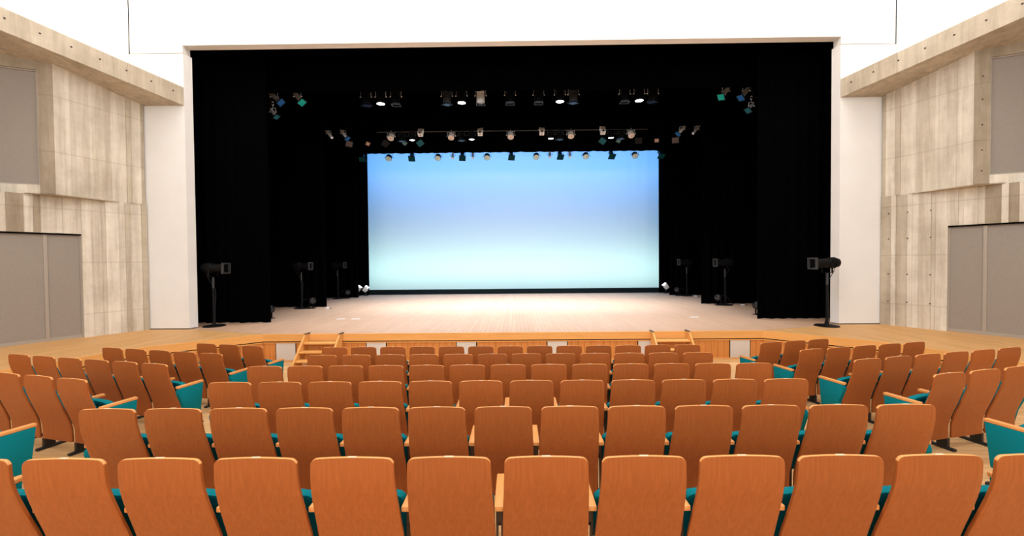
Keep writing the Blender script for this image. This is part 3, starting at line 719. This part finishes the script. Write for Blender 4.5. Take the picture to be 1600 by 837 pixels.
# bar in front of the backcloth
for k, x in enumerate((-6.27, -3.77, -1.28, 1.21, 3.71, 6.19)):
    wd = ['leftmost', 'second from left', 'third from left', 'third from right', 'second from right', 'rightmost'][k]
    lamp('fresnel_lamp', 'round pale-faced lamp against the blue backcloth, %s of six' % wd, x, 20.2, 8.07, .12, (0, -.62, -.72), .22, .155, 'lamp_black', G4, 'lens_pale', yh=.24, ym='lamp_black')
for k, x in enumerate((-7.60, -5.09, -2.53, -.05, 2.41, 5.00, 7.48)):
    wd = ['leftmost', 'second from left', 'third from left', 'middle', 'third from right', 'second from right', 'rightmost'][k]
    lamp('framed_lamp', 'black lamp with dark teal filter against the blue backcloth, %s of seven' % wd, x, 20.2, 8.07, .08, (.05, -.55, -.85), .34, .11, 'lamp_black', G4, 'deep_teal_gel', hs=.165, yh=.20, ym='lamp_black', frot=.05)
for k, x in enumerate((-3.02, -2.0, 1.89, 2.90)):
    wd = ['leftmost', 'second from left', 'second from right', 'rightmost'][k]
    lamp('small_spot', 'small pale pipe-shaped lamp against the blue backcloth, %s of four' % wd, x, 20.2, 8.07, .10, (0, -.45, -.9), .30, .075, 'lamp_white', G4, 'open', yh=.20, ym='grey_metal')

# ---------------------------------------------------------------- spotlights on stands
def stand_light(x, y, aim, label, h=1.62, name='spotlight_on_stand', sc=1.0, group='spotlights on stands'):
    r = thing(name, label, 'spotlight', (x, y, ST), 0, group)
    mb = MB(); mb.lathe([(.27, 0), (.27, .018), (.25, .03), (.06, .045), (.045, .07), (.045, .12)], None, 24); link('base', mb.mesh('base', 'lamp_black', 40), r)
    mb = MB(); mb.lathe([(.03, .12), (.03, 1.05), (.024, 1.06), (.024, h - .24)], None, 12); p = link('pole', mb.mesh('pole', 'lamp_black', 40), r)
    mb = MB(); mb.lathe([(.027, h - .56), (.029, h - .55), (.029, h - .27), (.026, h - .26)], None, 12); link('sleeve', mb.mesh('sleeve', 'grey_metal', 40), p)
    mb = MB(); w = .16
    mb.box((-.02, -w - .012, h - .25), (.02, w + .012, h - .235)); mb.box((-.02, -w - .012, h - .24), (.02, -w, h + .02)); mb.box((-.02, w, h - .24), (.02, w + .012, h + .02))
    link('yoke', mb.mesh('yoke', 'lamp_black'), r)
    mt = Matrix.Translation((0, 0, h)) @ rot_to((aim, 0, -.03)); L = .34
    mb = MB(); mb.lathe([(.125, -L), (.125, -L + .02), (.115, -L + .03), (.115, 0), (.135, .02), (.14, .12), (.12, .22), (.11, .27), (.05, .29)], mt, 20)
    for q in range(4): mb.lathe([(.145, .04 + .04 * q), (.145, .05 + .04 * q)], mt, 20)
    link('body', mb.mesh('body', 'lamp_black', 35), r)
    o = link('colour_frame', frame_mesh(.15, .05, None, 'grey_metal', .035), r, mt @ Matrix.Translation((0, 0, -L - .001)))
    mb = MB(); mb.lathe([(.001, -.012), (.10, 0), (.10, .004)], mt @ Matrix.Translation((0, 0, -L - .004)), 18); link('lens', mb.mesh('lens', 'dark', 50), r)
    mb = MB(); mb.tube([(-aim * .25, .03, h - .05), (-aim * .22, .06, h - .22), (-aim * .1, .06, h - .42), (.035, .03, h - .6), (.05, .02, h - .75), (.035, .0, .5), (.04, -.02, .14)], .008, 6)
    link('cable', mb.mesh('cable', 'rubber', 60), r)
    return r
stand_light(-8.28, 10.93, 1, 'black spotlight on a tall round-based stand, left edge of the arch')
stand_light(8.08, 10.22, -1, 'black spotlight on a tall round-based stand, in front of right pillar')
stand_light(-8.06, 15.05, 1, 'black stand spotlight on the left, between first and second side curtains')
stand_light(8.02, 15.05, -1, 'black stand spotlight on the right, between first and second side curtains')
stand_light(-8.43, 18.95, 1, 'black stand spotlight on the left, before the third side curtain')
stand_light(8.25, 18.95, -1, 'black stand spotlight on the right, before the third side curtain')
def floor_light(x, y, sx, label):
    r = thing('floor_spotlight', label, 'floor light', (x, y, ST), 0, 'floor spotlights in the wings')
    mb = MB(); mb.box((-.13, -.10, 0), (.13, .10, .02), bev=.005); mb.box((-.02, -.14, .02), (.02, -.128, .30)); mb.box((-.02, .128, .02), (.02, .14, .30)); mb.box((-.02, -.14, .02), (.02, .14, .03)); link('base', mb.mesh('base', 'lamp_black'), r)
    mt = Matrix.Translation((0, 0, .30)) @ rot_to((sx * .75, -.6, .02))
    mb = MB(); mb.lathe([(.125, -.13), (.125, -.10), (.11, -.08), (.115, .02), (.08, .12), (.03, .15)], mt, 18); link('body', mb.mesh('body', 'lamp_black', 40), r)
    mb = MB(); mb.lathe([(.001, -.02), (.06, -.014), (.10, 0), (.10, .004)], mt @ Matrix.Translation((0, 0, -.13)), 18); link('lens', mb.mesh('lens', 'lens_dark', 50), r)
    mb = MB(); mb.tube([(-sx * .05, .1, .3), (-sx * .2, .08, .37), (-sx * .32, 0, .30), (-sx * .42, -.05, .1), (-sx * .5, -.06, .01)], .008, 6); link('cable', mb.mesh('cable', 'rubber', 60), r)
floor_light(-7.66, 15.0, 1, 'small round floor spotlight at the foot of the second left curtain')
floor_light(7.77, 15.0, -1, 'small round floor spotlight at the foot of the second right curtain')
floor_light(-8.02, 19.0, 1, 'small round floor spotlight at the foot of the third left curtain')
floor_light(7.86, 19.0, -1, 'small round floor spotlight at the foot of the third right curtain')
floor_light(-7.66, 12.4, 1, 'small floor spotlight mostly hidden behind the front left curtain')
floor_light(7.66, 12.4, -1, 'small floor spotlight mostly hidden behind the front right curtain')
# bright flood lamps at the corners of the backcloth
def corner_flood(x, y, z, sx, label):
    r = thing('corner_flood', label, 'stage light', (x, y, ST), 0, 'floods beside the backcloth')
    mb = MB(); mb.box((-.09, -.07, 0), (.09, .07, .02)); mb.tube([(0, 0, .02), (0, 0, z - ST)], .015, 6); link('stand', mb.mesh('stand', 'grey_metal'), r)
    mt = Matrix.Translation((0, 0, z - ST)) @ Matrix.Rotation(sx * R(38), 4, 'Y')
    mb = MB(); mb.box((-.10, -.09, -.16), (.10, .09, .10), 0, mt, .015); mb.box((-.12, -.05, -.04), (.12, .05, .0), 0, mt); link('body', mb.mesh('body', 'lamp_white', 30), r)
    o = link('colour_frame', frame_mesh(.11, .03, 'lens_lit', 'lamp_white'), r, mt @ Matrix.Translation((0, 0, .135)))
corner_flood(-8.02, 20.45, 1.06, 1, 'tilted white flood lamp, left of the pair at the backcloth\'s left foot')
corner_flood(-7.66, 20.5, 1.04, 1, 'tilted white flood lamp, right of the pair at the backcloth\'s left foot')
corner_flood(7.82, 20.45, 1.06, -1, 'tilted white flood lamp alone at the backcloth\'s right foot')
# loose bits
def plug(x, y, rz, label, sz=1.0):
    mb = MB(); mb.box((-.11 * sz, -.03, 0), (.11 * sz, .03, .05), bev=.008); mb.tube([(.11 * sz, 0, .02), (.2 * sz, .03, .012), (.32 * sz, .01, .012)], .009, 6, 1)
    thing('cable_plug', label, 'plug', (x, y, ST), rz, 'white plugs on the stage floor', mb.mesh('cable_plug', ['lamp_white', 'rubber'], 40))
plug(-9.0, 18.45, .6, 'white cable plug on the floor left of the rear left stand', 1.2)
plug(-7.0, 14.9, .2, 'tiny white cable plug on the floor beside the front left curtain', .5)
plug(8.48, 18.5, -.5, 'white cable plug on the floor right of the rear right stand', .6)
plug(8.6, 14.9, -.2, 'white cable plug on the floor right of the middle right stand', .6)
for x, y, lab in ((-5.29, 12.17, 'short white tape mark on the stage floor, leftmost of the left pair'), (-4.82, 12.15, 'short white tape mark on the stage floor, right one of the left pair'), (5.5, 12.0, 'short white tape mark on the right of the stage floor')):
    mb = MB(); mb.box((-.13, -.05, 0), (.13, .05, .0015)); thing('tape_mark', lab, 'tape mark', (x, y, ST + .0003), 0, 'tape marks on the stage', mb.mesh('tape_mark', 'tape'))
